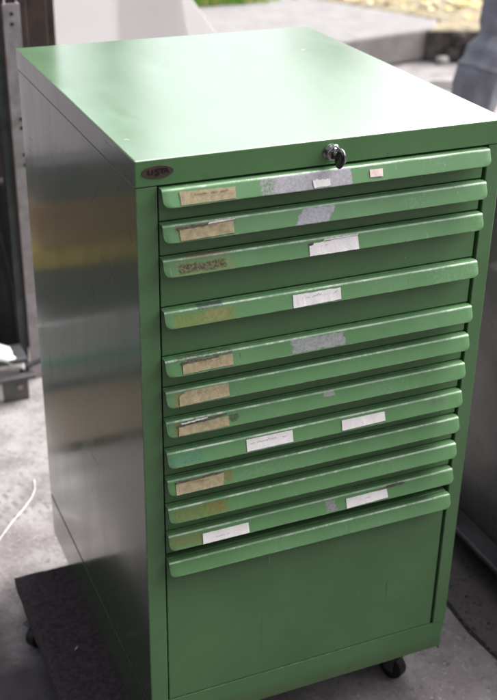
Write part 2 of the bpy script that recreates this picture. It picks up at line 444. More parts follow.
# drawers
PATCH = {
 0: [(.180, .206, .001, .024, (.36, .35, .37), .45, 1), (.203, .326, .001, .026, (.42, .41, .44), .86, 1)],
 1: [(.252, .306, .003, .025, (.42, .41, .46), .88, 2), (.050, .145, .001, .010, (.16, .19, .07), .6, 0)],
 2: [(.055, .128, .009, .021, (.050, .036, .028), .80, 0), (.048, .140, .004, .024, (.22, .24, .08), .35, 0), (.07, .13, -.002, .003, (.25, .16, .10), .6, 0)],
 3: [(.048, .142, .006, .024, (.20, .22, .05), .62, 0), (.095, .130, .006, .020, (.28, .24, .10), .55, 0), (.085, .125, -.002, .003, (.05, .05, .07), .7, 0)],
 4: [(.240, .330, .003, .022, (.40, .41, .42), .72, 1), (.05, .14, -.001, .004, (.07, .05, .04), .5, 0)],
 5: [(.046, .062, .004, .024, (.20, .19, .06), .75, 0)],
 6: [(.044, .056, .004, .024, (.20, .19, .06), .7, 0), (.301, .322, .0015, .009, (.48, .46, .48), .9, 0), (.136, .150, .006, .017, (.06, .05, .05), .6, 0)],
 7: [(.034, .090, .006, .020, (.10, .25, .17), .8, 0), (.505, .535, .006, .014, (.18, .10, .14), .35, 0)],
 8: [(.128, .142, .003, .020, (.24, .17, .06), .7, 0)],
 9: [(.042, .135, .004, .022, (.17, .19, .05), .62, 0), (.100, .128, .005, .020, (.22, .18, .06), .55, 0)],
 10: [(.038, .092, .005, .020, (.19, .19, .06), .6, 0), (.316, .334, .004, .022, (.40, .39, .43), .6, 1), (.43, .47, .001, .005, (.05, .04, .05), .6, 0)],
 11: [],
}
XL, XR = IL+.0012, W-IR-.0008
RC = .0105   # corner radius of the lip
def lip(zt, xl=XL, xr=XR, tilt=0):
    """folded grip strip: level ledge, fold, lip with rounded lower corners; coordinates local to (0,0,zt)"""
    prof = [(0, .0002), (-.004, .0003), (-.0088, .0004), (-.0108, -.0001), (-.0121, -.0014), (-.0129, -.0034)]
    a = Vector((-.0129, -.0034)); b = Vector((-.0212, -.0242))
    L = (b-a).length
    ns = 12
    for k in range(1, ns+1): prof.append(tuple(a + (b-a)*k/ns))
    bm = bmesh.new(); rows = []
    nx = 48
    for i, (y, z) in enumerate(prof):
        d = 0
        if i >= 6:
            rem = L - (Vector((y, z))-a).length
            if rem < RC: d = RC - math.sqrt(max(0, RC*RC-(RC-rem)**2))
        elif i < 2: d = .0
        row = []
        for k in range(nx+1):
            x = xl+d + (xr-xl-2*d)*k/nx
            wob = .00045*noise.noise(Vector((x*14, zt*31, 0))) * (1 if i > 3 else 0)
            row.append(bm.verts.new((x, y+wob, zt+z+wob*.6)))
        rows.append(row)
    for r, q in zip(rows, rows[1:]):
        for k in range(nx): bm.faces.new((r[k], r[k+1], q[k+1], q[k]))
    return bm

A2 = Vector((-.012, 0)); B2 = Vector((-.021, -.0235)); U2 = (B2-A2).normalized(); N2 = Vector((U2.y, -U2.x))   # lip plane (y,z)
if N2.x > 0: N2 = -N2
LIP_Y = [0.0]      # how far the drawer being built stands proud
def lip_pt(zt, x, s, off=0):
    p = A2 + U2*s + N2*off
    return Vector((x, p.x+LIP_Y[0], zt-.001+p.y))

def sticker(name, zt, corners, mat, parent, thick=.0004, off=.0009, ragged=.0, curl=0, nseg=14, seed=0, label=None):
    """paper patch on the lip; corners tl,tr,br,bl in (x mm, s mm)"""
    rnd = random.Random(seed)
    tl, tr, br, bl = [Vector((c[0]/1000, c[1]/1000)) for c in corners]
    def edge(a, b, r):
        out = []
        for k in range(nseg):
            t = k/nseg; p = a.lerp(b, t)
            if k: p = p + Vector((0, (rnd.random()-.5)*2*r))
            out.append(p)
        return out
    poly = edge(tl, tr, ragged) + [tr, tr.lerp(br, .5)] + edge(br, bl, ragged*.4) + [bl, bl.lerp(tl, .5)]
    bm = bmesh.new()
    A = [bm.verts.new(lip_pt(zt, p.x, p.y, off)) for p in poly]
    B = [bm.verts.new(lip_pt(zt, p.x, p.y, off-thick)) for p in poly]
    for k_, v_ in enumerate(A):
        lift = .0011*max(0, noise.noise(Vector((poly[k_].x*60, poly[k_].y*60, seed*3.1)))) + .0002
        v_.co += Vector((0, N2.x, N2.y))*lift; B[k_].co += Vector((0, N2.x, N2.y))*lift*.8
    f = bm.faces.new(A); bm.faces.new(B[::-1])
    for i in range(len(A)):
        j = (i+1) % len(A); bm.faces.new((A[i], A[j], B[j], B[i]))
    bmesh.ops.triangulate(bm, faces=[g for g in bm.faces if len(g.verts) > 4])
    o = build(name, bm, mat, parent)
    if label: o['label'] = label
    return o

def scribble(zt, x0, x1, s, h, mat, parent, seed, typed=False, slope=0):
    """illegible strokes on a paper label"""
    rnd = random.Random(seed); bm = bmesh.new()
    x = x0
    def stroke(a, b, w=.00035):
        pa = lip_pt(zt, a[0], a[1], .0024); pb = lip_pt(zt, b[0], b[1], .0024)
        d = (pb-pa)
        if d.length < 1e-5: return
        nrm = Vector((0, N2.x, N2.y)); sd = d.cross(nrm).normalized()*w
        q = [bm.verts.new(p) for p in (pa-sd, pa+sd, pb+sd, pb-sd)]
        bm.faces.new(q)
    if typed:
        wl = [8, 4, 5]
        for wn in wl:
            for _ in range(wn):
                if x > x1: break
                yy = s + slope*(x-x0)
                for _k in range(3):
                    a = (x+rnd.random()*.0017, yy-h*rnd.random()); b = (x+rnd.random()*.0017, yy-h*rnd.random())
                    stroke(a, b, .00026)
                stroke((x, yy), (x, yy-h), .00026)
                x += .0027
            x += .003
    else:
        prev = (x, s)
        while x < x1:
            if rnd.random() < .12:
                x += .005; prev = (x, s + slope*(x-x0)); continue
            x += .0012+rnd.random()*.0012
            p = (x, s + slope*(x-x0) - h*rnd.random()*(1.6 if rnd.random() < .15 else .8))
            stroke(prev, p, .00022); prev = p
    build('handwriting' if not typed else 'typing', bm, mat, parent)

for i, zt in enumerate(Z0):
    zt -= .0010
    last = i == len(Z0)-1
    zb = .0020 if last else Z0[i+1] + .0012
    if i == 10: zb = Z0[11]+.0085
    jig = random.Random(i+40).uniform(-.0012, .0012)
    LIP_Y[0] = jig*.8
    dr = box('drawer', XL+.0004, XR-.0004, .0022+jig*.5, .016, zb, zt-.0002, M['drawer'], cab, bevel=.0012)
    bm = lip(zt)
    m = paint('lip_enamel', base=(.110, .244, .104), base2=(.096, .218, .088), rough=(.30, .48), coat=.3, crease=True, patches=PATCH[i])
    h = build('handle', bm, m, dr, origin=(0, 0, zt), smooth=True)
    h.location.y += jig*.8; h.rotation_euler = (0, random.Random(i+9).uniform(-.0012, .0012), 0)
    md = h.modifiers.new('solid', 'SOLIDIFY'); md.thickness = .0014; md.offset = -1
    md = h.modifiers.new('bevel', 'BEVEL'); md.width = .0004; md.segments = 2; md.limit_method = 'ANGLE'; md.angle_limit = math.radians(50)
    ST = lambda c, mat, **k: sticker('label', zt, c, M[mat], dr, **k)
    if i == 0:
        ST([(58, 4), (142, 6), (141, 22.5), (59, 23)], 'tan', ragged=.0004, seed=1, label='browned typed paper label')
        scribble(zt, .080, .131, .0115, .0026, M['ink_type'], dr, 3, typed=True)
        ST([(262, 11), (290, 12.5), (290, 22), (263, 23)], 'paper', ragged=.0012, seed=2, label='torn white paper scrap')
        ST([(356, 6.7), (378, 7.2), (377, 18.5), (356, 18)], 'paper_pink', seed=3, label='small pinkish paper label')
    if i == 1:
        ST([(57, 5.5), (139.5, 2.8), (139, 21.6), (57.5, 23)], 'tan', ragged=.0008, seed=4, label='browned paper label with torn top')
        sticker('torn_edge', zt, [(54, 3.2), (100, 2.6), (104, 5.2), (55, 7.2)], M['torn'], dr, off=.0016, ragged=.0009, seed=5)
        sticker('torn_edge', zt, [(103, 1.4), (142, .9), (141, 2.6), (100, 4.6)], M['torn_white'], dr, off=.0022, ragged=.0007, seed=6)
        scribble(zt, .088, .122, .0088, .003, M['ink_type'], dr, 5)
    if i == 2:
        ST([(262, 6.5), (344, 3.6), (344, 24.3), (261, 24.3)], 'paper', ragged=.0006, seed=7, label='white paper label, top edge torn')
        sticker('torn_edge', zt, [(262, 5.0), (270, 4.6), (268, 8.2), (262, 9)], M['torn'], dr, off=.0014, ragged=.0006, seed=8, nseg=5)
        sticker('torn_edge', zt, [(288, 1.9), (345, 1.4), (344, 3.4), (285, 4.4)], M['torn_white'], dr, off=.0015, ragged=.0006, seed=9)
        scribble(zt, .280, .290, .0115, .003, M['ink_pen'], dr, 8)
    if i == 3:
        ST([(238, 4.6), (319, 4.2), (318, 22.4), (237, 24.2)], 'paper', ragged=.0005, seed=10, label='white paper label with faint handwriting')
        scribble(zt, .253, .312, .0115, .003, M['ink_pen'], dr, 9, slope=-.01)
    if i == 4:
        ST([(60, 6.5), (141, 5.2), (140, 21.4), (58.5, 22.6)], 'tan', ragged=.0007, seed=11, label='browned paper label with torn top')
        sticker('torn_edge', zt, [(58, 3.8), (118, 3.8), (116, 6.6), (58, 7.8)], M['torn'], dr, off=.0014, ragged=.0016, seed=12)
        scribble(zt, .085, .12, .010, .003, M['ink_type'], dr, 10)
    if i == 5:
        sticker('label', zt, [(53, 9), (64, 2.2), (134, 1.6), (134, 21.6)], M['tan'], dr, ragged=.0005, seed=13)
        ST([(53, 9.4), (134, 8), (134, 21.8), (52.5, 23.4)], 'tan', ragged=.0003, seed=14, off=.00095, label='browned paper label with a cut corner')
        scribble(zt, .082, .112, .0085, .003, M['ink_type'], dr, 11)
    if i == 6:
        ST([(52, 9.8), (135, 6.8), (134, 22.8), (51, 23.4)], 'tan', ragged=.0006, seed=15, label='browned paper label with torn top')
        sticker('torn_edge', zt, [(50, 6.8), (132, 1.6), (133, 3.4), (50, 9.2)], M['torn'], dr, off=.0017, ragged=.0008, seed=16)
        sticker('torn_edge', zt, [(56, 4.0), (100, 1.8), (100, 3.6), (58, 6.4)], M['torn_white'], dr, off=.0022, ragged=.0008, seed=17)
        scribble(zt, .085, .10, .0108, .003, M['ink_type'], dr, 12)
    if i == 7:
        ST([(166, 3.2), (247, 2.9), (246, 22.1), (165, 22.6)], 'paper', ragged=.0004, seed=18, label='left one of two white paper labels')
        scribble(zt, .172, .235, .011, .0025, M['ink_pen'], dr, 13)
        ST([(336, 4.8), (416, 5.0), (416, 20.6), (335, 22.2)], 'paper', ragged=.0002, seed=19, label='right one of two white paper labels')
    if i == 8:
        ST([(46, 6), (128, 4.4), (125, 23.8), (45, 24.2)], 'tan', ragged=.0006, seed=20, label='browned paper label with torn top')
        sticker('torn_edge', zt, [(46, 3.0), (126, 1.6), (126, 3.6), (47, 6.4)], M['torn'], dr, off=.0016, ragged=.0016, seed=21)
        scribble(zt, .075, .105, .010, .0028, M['ink_type'], dr, 14)
    if i == 10:
        ST([(91, 7.2), (172, 6.4), (172, 23.9), (89.5, 24.6)], 'paper', ragged=.0002, seed=22, label='left one of two white paper labels')
        scribble(zt, .112, .137, .0175, .0025, M['ink_pen'], dr, 15)
        ST([(354, 6.4), (433, 5.8), (434, 21.6), (353, 24)], 'paper', ragged=.0003, seed=23, label='right one of two white paper labels')
        sticker('torn_edge', zt, [(416, 3.8), (470, 2.2), (468, 3.2), (418, 5.6)], M['torn'], dr, off=.0014, ragged=.0004, seed=24)
        scribble(zt, .380, .405, .014, .002, M['ink_pen'], dr, 16)

# badge
bm = bmesh.new()
cx, cz = .0315, .9778; n = 48
prism(bm, [(cx+.0232*math.cos(2*math.pi*k/n), cz+.0095*math.sin(2*math.pi*k/n)) for k in range(n)], 'y', -.0034, -.0022)
bd = build('badge', bm, M['badge'], cab, bevel=.0004)
for ch, dx, dz, sz in (('L', -.0124, .0, .0098), ('I', -.0075, .0, .0098), ('S', -.0008, -.0004, .0142), ('T', .0062, .0010, .0094), ('A', .0124, .0010, .0094)):
    me = text_mesh(ch, sz, .0004)
    b2 = bmesh.new(); b2.from_mesh(me); bpy.data.meshes.remove(me)
    bmesh.ops.scale(b2, vec=(1.12, 1, 1), verts=b2.verts)
    bmesh.ops.rotate(b2, verts=b2.verts, cent=(0, 0, 0), matrix=Matrix.Rotation(math.radians(90), 3, 'X'))
    bmesh.ops.translate(b2, verts=b2.verts, vec=(cx+dx, -.0036, cz+dz))
    build('letter', b2, M['ink'], bd)

# lock with its folded key
lx, lz = .2965, .9765
bm = bmesh.new(); tube(bm, [(lx, -.002, lz), (lx, -.0045, lz)], .0125, 32)
lk = build('lock', bm, M['chrome'], cab, bevel=.0006)
bm = bmesh.new(); tube(bm, [(lx, -.0045, lz), (lx, -.012, lz), (lx, -.0135, lz)], [.0095, .0095, .008], 32)
build('lock_cylinder', bm, M['chrome'], lk, bevel=.0006)
bm = bmesh.new(); tube(bm, [(lx+.001, -.0135, lz+.001), (lx+.004, -.021, lz+.002)], .0032, 16)
build('key_shank', bm, M['chrome'], lk, bevel=.0006)
# bow: black oval disc hanging from the shank, chromed rim over its upper edge
def disc(bm, c, ax, r1, r2, t, n=32):
    ax, u, v = frame_of(ax)
    up = Vector((0, 0, 1)); up = (up-ax*up.dot(ax)).normalized(); rt = ax.cross(up)
    A = []; B = []
    for k in range(n):
        q = 2*math.pi*k/n
        p = Vector(c) + up*math.sin(q)*r2 + rt*math.cos(q)*r1
        A.append(bm.verts.new(p-ax*t/2)); B.append(bm.verts.new(p+ax*t/2))
    bm.faces.new(A[::-1]); bm.faces.new(B)
    for k in range(n): bm.faces.new((A[k], A[(k+1) % n], B[(k+1) % n], B[k]))
kc = Vector((lx+.0045, -.024, lz-.0055)); kax = (-.92, -.38, .05)
bm = bmesh.new(); disc(bm, kc, kax, .0078, .0138, .0060); build('key_bow', bm, M['black_plastic'], lk, bevel=.0022, seg=4, smooth=True)
bm = bmesh.new()
ax, u, v = frame_of(kax); up = Vector((0, 0, 1)); up = (up-ax*up.dot(ax)).normalized(); rt = ax.cross(up)
tube(bm, [kc - ax*.001 + up*math.sin(a)*.0144 + rt*math.cos(a)*.0084 for a in [math.radians(-25+i*13) for i in range(18)]], .0017, 12)
build('key_rim', bm, M['chrome'], lk, smooth=True)
bm = bmesh.new()
tube(bm, [Vector((lx-.006, -.014, lz+.004)) + Vector((.012*math.cos(a)*.55+.006, -.004*math.sin(a*.5), .0095*math.sin(a))) for a in [math.radians(10+i*16) for i in range(11)]], .0022, 12)
build('key_cover', bm, M['chrome'], lk, smooth=True)

# ------------------------------------------------------------------ carpeted dolly
dol = empty('furniture_dolly', (.22, .3, FLOOR), 'low dolly board covered in dark carpet under the green cabinet', 'dolly')
bx0, bx1, by0, by1 = -.120, .592, .070, .585
bm = bmesh.new()
NX, NY = 70, 56
def bz(x, y):
    e = min(x-bx0, bx1-x, y-by0, by1-y)
    return -.1112 - .006*max(0, 1-e/.008)**2 + .0014*noise.noise(Vector((x*30, y*30, 3)))*(1 if x < 0 else 0)
g = []
for a in range(NX+1):
    r = []
    for b in range(NY+1):
        x = bx0+(bx1-bx0)*a/NX; y = by0+(by1-by0)*b/NY
        ex = .002*noise.noise(Vector((y*22, 0, 7))) if a in (0, NX) else 0
        ey = .002*noise.noise(Vector((x*22, 5, 7))) if b in (0, NY) else 0
        r.append(bm.verts.new((x+ex, y+ey, bz(x, y))))
    g.append(r)
for a in range(NX):
    for b in range(NY): bm.faces.new((g[a][b], g[a+1][b], g[a+1][b+1], g[a][b+1]))
rim = [g[a][0] for a in range(NX+1)] + [g[NX][b] for b in range(1, NY+1)] + [g[a][NY] for a in range(NX-1, -1, -1)] + [g[0][b] for b in range(NY-1, 0, -1)]
low = []
for v in rim:
    low.append(bm.verts.new((v.co.x+.002*noise.noise(v.co*40), v.co.y, -.136+.003*noise.noise(v.co*50))))
for i in range(len(rim)):
    j = (i+1) % len(rim); bm.faces.new((rim[i], low[i], low[j], rim[j]))
build('carpet', bm, M['carpet'], dol, smooth=True)
box('board', bx0+.006, bx1-.006, by0+.006, by1-.006, -.134, -.118, M['board_core'], dol)
bm = bmesh.new(); prism(bm, [(-.062, .305), (-.055, .309), (-.050, .317), (-.057, .314)], 'z', -.1105, -.1085)
build('lint', bm, M['steel_up'], dol)
def caster(x, y, ang):
    c = bmesh.new()
    rot = Matrix.Rotation(ang, 3, 'Z'); ce = Vector((x, y, 0))
    tube(c, [(x, y-.011, FLOOR+.029), (x, y+.011, FLOOR+.029)], .028, 28)
    bmesh.ops.rotate(c, verts=c.verts, cent=ce, matrix=rot)
    w = build('caster_wheel', c, M['rubber'], dol, bevel=.003, seg=3)
    c = bmesh.new()
    tube(c, [(x, y-.0125, FLOOR+.029), (x, y+.0125, FLOOR+.029)], .009, 16)
    bmesh.ops.rotate(c, verts=c.verts, cent=ce, matrix=rot)
    build('axle', c, M['chrome'], w, bevel=.0008)
    c = bmesh.new()
    for s in (-1, 1):
        prism(c, [(x-.010, FLOOR+.022), (x+.010, FLOOR+.022), (x+.022, -.139), (x-.012, -.139)], 'y', y+s*.0145-.001, y+s*.0145+.001)
    bx(c, x-.022, x+.026, y-.020, y+.020, -.1395, -.1365)
    bmesh.ops.rotate(c, verts=c.verts, cent=ce, matrix=rot)
    build('caster_fork', c, M['gunmetal2'], dol, bevel=.0005)
caster(.548, .088, math.radians(115)); caster(-.104, .452, math.radians(35))
caster(.528, .540, 0); caster(-.088, .125, .5)

# ------------------------------------------------------------------ ground
def grid_sheet(name, x0, x1, y0, y1, z, mat, nx, ny, amp=0, sc=3, **k):
    bm = bmesh.new(); g = []
    for a in range(nx+1):
        g.append([bm.verts.new((x0+(x1-x0)*a/nx, y0+(y1-y0)*b/ny, z+amp*noise.noise(Vector((a*(x1-x0)/nx*sc, b*(y1-y0)/ny*sc, z))))) for b in range(ny+1)])
    for a in range(nx):
        for b in range(ny): bm.faces.new((g[a][b], g[a+1][b], g[a+1][b+1], g[a][b+1]))
    o = build(name, bm, mat, **k)
    return o
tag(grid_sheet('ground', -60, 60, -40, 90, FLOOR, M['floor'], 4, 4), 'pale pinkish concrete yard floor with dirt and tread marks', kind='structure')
# darker rough asphalt strip under the grey machine
bm = bmesh.new()
pts = []
for k in range(41):
    y = -2.2+k*(3.9/40); pts.append((.779+.006*noise.noise(Vector((y*9, 0, 0)))+.003*noise.noise(Vector((y*40, 2, 0))), y))
prism(bm, pts+[(2.4, 1.7), (2.4, -2.2)], 'z', FLOOR+.0005, FLOOR+.004)
tag(build('asphalt', bm, M['asphalt']), 'dark rough asphalt strip beside the concrete slab', kind='structure')
# grit and stones along the joint
bm = bmesh.new()
for k in range(900):
    x = .785+abs(random.gauss(0, .06)) if k % 3 else .779+random.gauss(0, .006); y = random.uniform(-.35, .8); r = random.uniform(.0010, .0032)
    if k % 29 == 0: r *= 1.8
    mt = Matrix.Translation((x, y, FLOOR+.004+r*.4)) @ Matrix.Rotation(random.uniform(0, 6), 4, 'Z') @ Matrix.Diagonal((1, random.uniform(.6, 1), .6, 1))
    ic = bmesh.ops.create_icosphere(bm, subdivisions=1, radius=r, matrix=mt)
    for v in ic['verts']: v.co += Vector((random.uniform(-1, 1), random.uniform(-1, 1), random.uniform(-.6, .6)))*r*.4
tag(build('gravel', bm, simple('grit', (.13, .11, .11), .9, 0, scale=40, col2=(.04, .035, .035))), 'loose grit scattered along the slab joint', kind='stuff')
# open joint and a crack in the slab
bm = bmesh.new()
pts = [(.779+.006*noise.noise(Vector((y*9, 0, 0)))+.003*noise.noise(Vector((y*40, 2, 0))), y) for y in [-2.2+k*.0975 for k in range(41)]]
prism(bm, [(p[0]-.001, p[1]) for p in pts]+[(p[0]-.009-.004*noise.noise(Vector((p[1]*12, 9, 1))), p[1]) for p in reversed(pts)], 'z', FLOOR+.001, FLOOR+.0025)
tag(build('floor_joint', bm, M['dark']), 'dark open joint between slab and asphalt', kind='structure')

tag(box('bounce_cut_floor', -2.3, .776, -2.88, -.06, FLOOR+.0003, FLOOR+.004, M['asphalt']), 'unseen dark floor in front of the cabinet, added to cut floor bounce', kind='structure')  # dark sheet added out of view to cut bounce onto the cabinet front
# raised pavement behind, its kerb face and the leaf-strewn verge
def slab(name, poly, z0, z1, mat, lab, bev=.012, kind='structure'):
    bm = bmesh.new(); prism(bm, poly, 'z', z0, z1)
    return tag(build(name, bm, mat, bevel=bev, seg=3), lab, kind=kind)
pv = slab('pavement', [(-8, 2.9+.9), (2.74, 4.598), (3.50, 4.760), (3.62, 4.95), (3.0, 6.2), (1.6, 12), (-8, 12)], FLOOR+.001, 0, M['pavement'], 'bleached raised pavement behind the cabinet', .02)
pv.data.materials.append(M['kerbface'])
for p in pv.data.polygons:
    if abs(p.normal.z) < .5: p.material_index = 1
slab('verge', [(3.63, 4.95), (3.4, 4.72), (4.2, 4.40), (30, 2.0), (30, 60), (-8, 60), (-8, 12.02), (1.6, 12.02), (3.01, 6.22)], FLOOR+.001, -.004, M['leaf_ground'], 'verge covered in fallen yellow leaves', .02)
vg = bpy.data.objects['verge']; vg.data.materials.append(M['stone'])
for p in vg.data.polygons:
    if abs(p.normal.z) < .5: p.material_index = 1
# rough stone wall holding the verge
bm = bmesh.new()
sw = random.Random(4)
def stone(bm, c, s, sd):
    r = bmesh.ops.create_icosphere(bm, subdivisions=3, radius=.5)
    for v in r['verts']:
        d = v.co.copy()
        m = max(abs(d.x), abs(d.y), abs(d.z)); d = d*(.5/m)*.55 + d*.45
        d += d.normalized()*.12*noise.noise(d*3+Vector((sd*7, 0, 0)))+d.normalized()*.05*noise.noise(d*9+Vector((sd*7, 0, 0)))
        v.co = Vector(c)+Vector((d.x*s[0], d.y*s[1], d.z*s[2]))
for row in range(2):
    x = 3.50+row*.04
    while x < 5.2:
        w_ = sw.uniform(.09, .2); yy = 4.72-(x-3.5)*.36
        stone(bm, (x+w_/2, yy-.01+sw.uniform(-.01, .01), FLOOR+.05+row*.092), (w_*1.08, .16, .105+sw.uniform(-.01, .015)), x)
        x += w_
tag(build('stone_wall', bm, M['stone'], smooth=True), 'low rough dark stone wall at the right end of the kerb', 'wall')
bm = bmesh.new(); stone(bm, (3.47, 4.63, FLOOR+.022), (.075, .06, .05), 3)
tag(build('stone', bm, simple('pale_stone', (.42, .40, .38), .8, 0, scale=30), smooth=True), 'small pale stone lying at the foot of the kerb corner', 'stone')
# dark stain strip / step on the yard floor near the kerb
bm = bmesh.new()
prism(bm, [(3.10, 4.22), (3.18, 4.05), (3.3, 3.85), (3.75, 3.5), (4.3, 3.4), (4.3, 3.95), (3.6, 4.25), (3.35, 4.2), (3.2, 4.28)], 'z', FLOOR+.0005, FLOOR+.004)
tag(build('asphalt_patch', bm, M['asphalt']), 'dark patch on the yard floor before the kerb', kind='structure')

# yellow leaves on the verge
bm = bmesh.new()
lv = random.Random(11)
def leafq(bm, c, r, lv):
    a = lv.uniform(0, 6.28); t = lv.uniform(-.5, .5); t2 = lv.uniform(-.5, .5)
    m = Matrix.Rotation(a, 3, 'Z') @ Matrix.Rotation(t, 3, 'X') @ Matrix.Rotation(t2, 3, 'Y')
    ps = [(-1, 0, .1), (-.4, .45, 0), (.3, .5, .05), (1, 0, .15), (.3, -.5, 0), (-.4, -.45, .08)]
    vs = [bm.verts.new(Vector(c)+m @ Vector(p)*r) for p in ps]; bm.faces.new(vs)
for k in range(9000):
    x = lv.uniform(2.2, 8.5); y = lv.uniform(4.5, 13)
    if y < 4.95-(x-3.62)*.16: continue
    if x < 3.65-(y-4.95)*.48 or (y < 4.75 and x < 3.9): continue
    leafq(bm, (x, y, .006+lv.random()*.02), lv.uniform(.018, .045), lv)
nl = N('fallen_leaf'); 
c1 = nl.mix(nl.ramp(nl.noise(6, 3), .35, .65), (.60, .45, .09), (.45, .36, .19)); c1 = nl.mix(nl.ramp(nl.noise(23, 2), .55, .62), c1, (.62, .55, .38))
nl.set(color=c1, rough=.7)
tag(build('fallen_leaves', bm, nl.m), 'scattered yellow fallen leaves on the verge', kind='stuff')
# green tuft behind the top edge
bm = bmesh.new()
for k in range(1500):
    cx_ = lv.gauss(2.55, .23); cy_ = 6.05+lv.uniform(-.25, .3)
    if cx_ < 1.9: continue
    h_ = lv.uniform(.05, .20)*max(.35, 1-abs(cx_-2.5)/.7); w_ = lv.uniform(.003, .007); a = lv.uniform(0, 6.28)
    b = Vector((cx_, cy_, -.002)); t = b+Vector((math.cos(a)*h_*.6, math.sin(a)*h_*.6, h_)); md = b.lerp(t, .5)+Vector((0, 0, h_*.15))
    s = Vector((-math.sin(a), math.cos(a), 0))*w_
    v = [bm.verts.new(p) for p in (b-s, b+s, md+s*.8, md-s*.8)]; tt = bm.verts.new(t)
    bm.faces.new(v); bm.faces.new((v[3], v[2], tt))
ng = N('grass_blade'); ng.set(color=ng.mix(ng.ramp(ng.noise(9, 3), .42, .6), (.16, .42, .03), (.45, .52, .12)), rough=.6)
tag(build('grass', bm, ng.m), 'bright green grass tuft growing beside the pavement', kind='stuff')

# ------------------------------------------------------------------ left background
uw = empty('steel_upright', (.19, 1.60, FLOOR), 'punched grey steel upright standing behind the cabinet on the left', 'post')
bm = bmesh.new(); bx(bm, .160, .205, 1.600, 1.604, FLOOR, .905); bx(bm, .201, .205, 1.604, 1.640, FLOOR, .905)
build('angle_bar', bm, M['steel_up'], uw, bevel=.001)
for hx, hz in ((.183, .879), (.182, .853), (.186, .60), (.186, .575), (.188, .50), (.188, .47)):
    bm = bmesh.new(); tube(bm, [(hx, 1.5985, hz), (hx, 1.6005, hz)], .0048, 16); build('bolt_hole', bm, M['dark'], uw)
box('back_bar', .135, .157, 1.62, 1.66, FLOOR, 1.5, M['gunmetal2'], uw, bevel=.002)
box('back_bar', .208, .236, 1.66, 1.70, FLOOR, 1.5, M['wood_dark'], uw, bevel=.002)

tp = empty('timber_post', (.40, 2.05, FLOOR), 'round weathered timber post behind the cabinet beside the white board', 'post')
bm = bmesh.new(); tube(bm, [(.332, 2.05, .735), (.334, 2.05, 1.2), (.335, 2.05, 2.1)], [.036, .036, .036], 24); build('post_shaft', bm, M['wood_grey'], tp, smooth=True)
bm = bmesh.new(); tube(bm, [(.332, 2.05, FLOOR), (.332, 2.05, .70), (.332, 2.05, .733)], [.041, .041, .038], 24); build('post_foot', bm, M['pinkblock'], tp, smooth=True)
box('side_batten', .372, .405, 2.04, 2.12, FLOOR, 2.1, M['wood_dark'], tp, bevel=.003)

wl = empty('plank_wall', (-.6, 1.8, FLOOR), 'dark weathered plank wall at the far left edge', 'wall')
rw = random.Random(3)
x = -1.75
while x < .30:
    w_ = rw.uniform(.09, .13)
    bm = bmesh.new(); bx(bm, x, x+w_-.006, 1.80+rw.uniform(0, .008), 1.825, FLOOR, 2.3)
    build('plank', bm, M['wood_grey'] if rw.random() < .6 else M['wood_dark'], wl, bevel=.002); x += w_
# dark tarp hanging low on the wall and a cable down it
bm = bmesh.new(); g = []
for a in range(41):
    r = []
    for b in range(25):
        x = -.30+a*.0118; z = FLOOR+.02+b*.0245
        r.append(bm.verts.new((x, 1.70+.014*math.sin(x*38+z*2)+.01*noise.noise(Vector((x*8, z*3, 0))), z)))
    g.append(r)
for a in range(40):
    for b in range(24): bm.faces.new((g[a][b], g[a+1][b], g[a+1][b+1], g[a][b+1]))
tag(build('tarpaulin', bm, M['rubber'], smooth=True, solid=.002), 'black rubber sheet hanging low against the plank wall', 'sheet')
bm = bmesh.new(); tube(bm, [(.108, 1.66, .50), (.102, 1.65, .38), (.108, 1.645, .27), (.124, 1.645, .17), (.134, 1.645, .08), (.137, 1.65, -.06), (.13, 1.65, -.17)], .003, 8)
tag(build('cable', bm, M['hose'], smooth=True), 'thin dark cable hanging in front of the black sheet', 'cable')
# white rag
bm = bmesh.new(); g = []
for a in range(15):
    r = []
    for b in range(9):
        x = -.02+a*.010; y = 1.50+b*.011
        z = -.062+.016*math.cos((x-.02)*22)+.006*noise.noise(Vector((x*40, y*40, 1))) - .02*max(0, (x-.06)/.06)
        if b == 0: z -= .02
        r.append(bm.verts.new((x, y, z)))
    g.append(r)
for a in range(14):
    for b in range(8): bm.faces.new((g[a][b], g[a+1][b], g[a+1][b+1], g[a][b+1]))
tag(build('rag', bm, M['white_cloth'], smooth=True, solid=.004), 'crumpled white rag on the dark iron stand at the left edge', 'rag')
st = empty('iron_stand', (.07, 1.55, FLOOR), 'dark iron stand with a bolted foot at the left edge', 'stand')
box('plate', -.05, .13, 1.50, 1.60, -.088, -.074, M['gunmetal2'], st, bevel=.002)
box('foot', .05, .125, 1.485, 1.50, FLOOR, -.13, M['gunmetal'], st, bevel=.003)
bm = bmesh.new(); bx(bm, .02, .145, 1.47, 1.50, -.129, -.117); build('bracket', bm, M['gunmetal2'], st, bevel=.003)
bm = bmesh.new(); bx(bm, .125, .18, 1.50, 1.52, -.110, -.100, Matrix.Rotation(-.25, 3, 'Y'), (.125, 1.5, -.1)); build('arm', bm, M['gunmetal2'], st, bevel=.002)
box('leg', -.04, -.01, 1.52, 1.56, FLOOR, -.090, M['gunmetal'], st)
bm = bmesh.new(); tube(bm, [(.098, 1.4845, -.155), (.098, 1.480, -.155)], .009, 6); build('bolt', bm, M['pinkblock'], st)

# white board leaning behind
wb = empty('white_board', (1.0, 2.5, FLOOR), 'large white board standing behind the cabinet', 'board')
bm = bmesh.new(); prism(bm, [(.513, FLOOR), (1.70, FLOOR), (.640, 1.22), (.513, 1.22)], 'y', 2.50, 2.503); build('panel', bm, M['backlit'], wb)
bm = bmesh.new(); prism(bm, [(.745, FLOOR+.02), (1.58, FLOOR+.02), (1.0, .60), (.98, .735), (.750, .75)], 'y', 2.494, 2.496); build('inner_sheet', bm, M['backlit_pink'], wb)

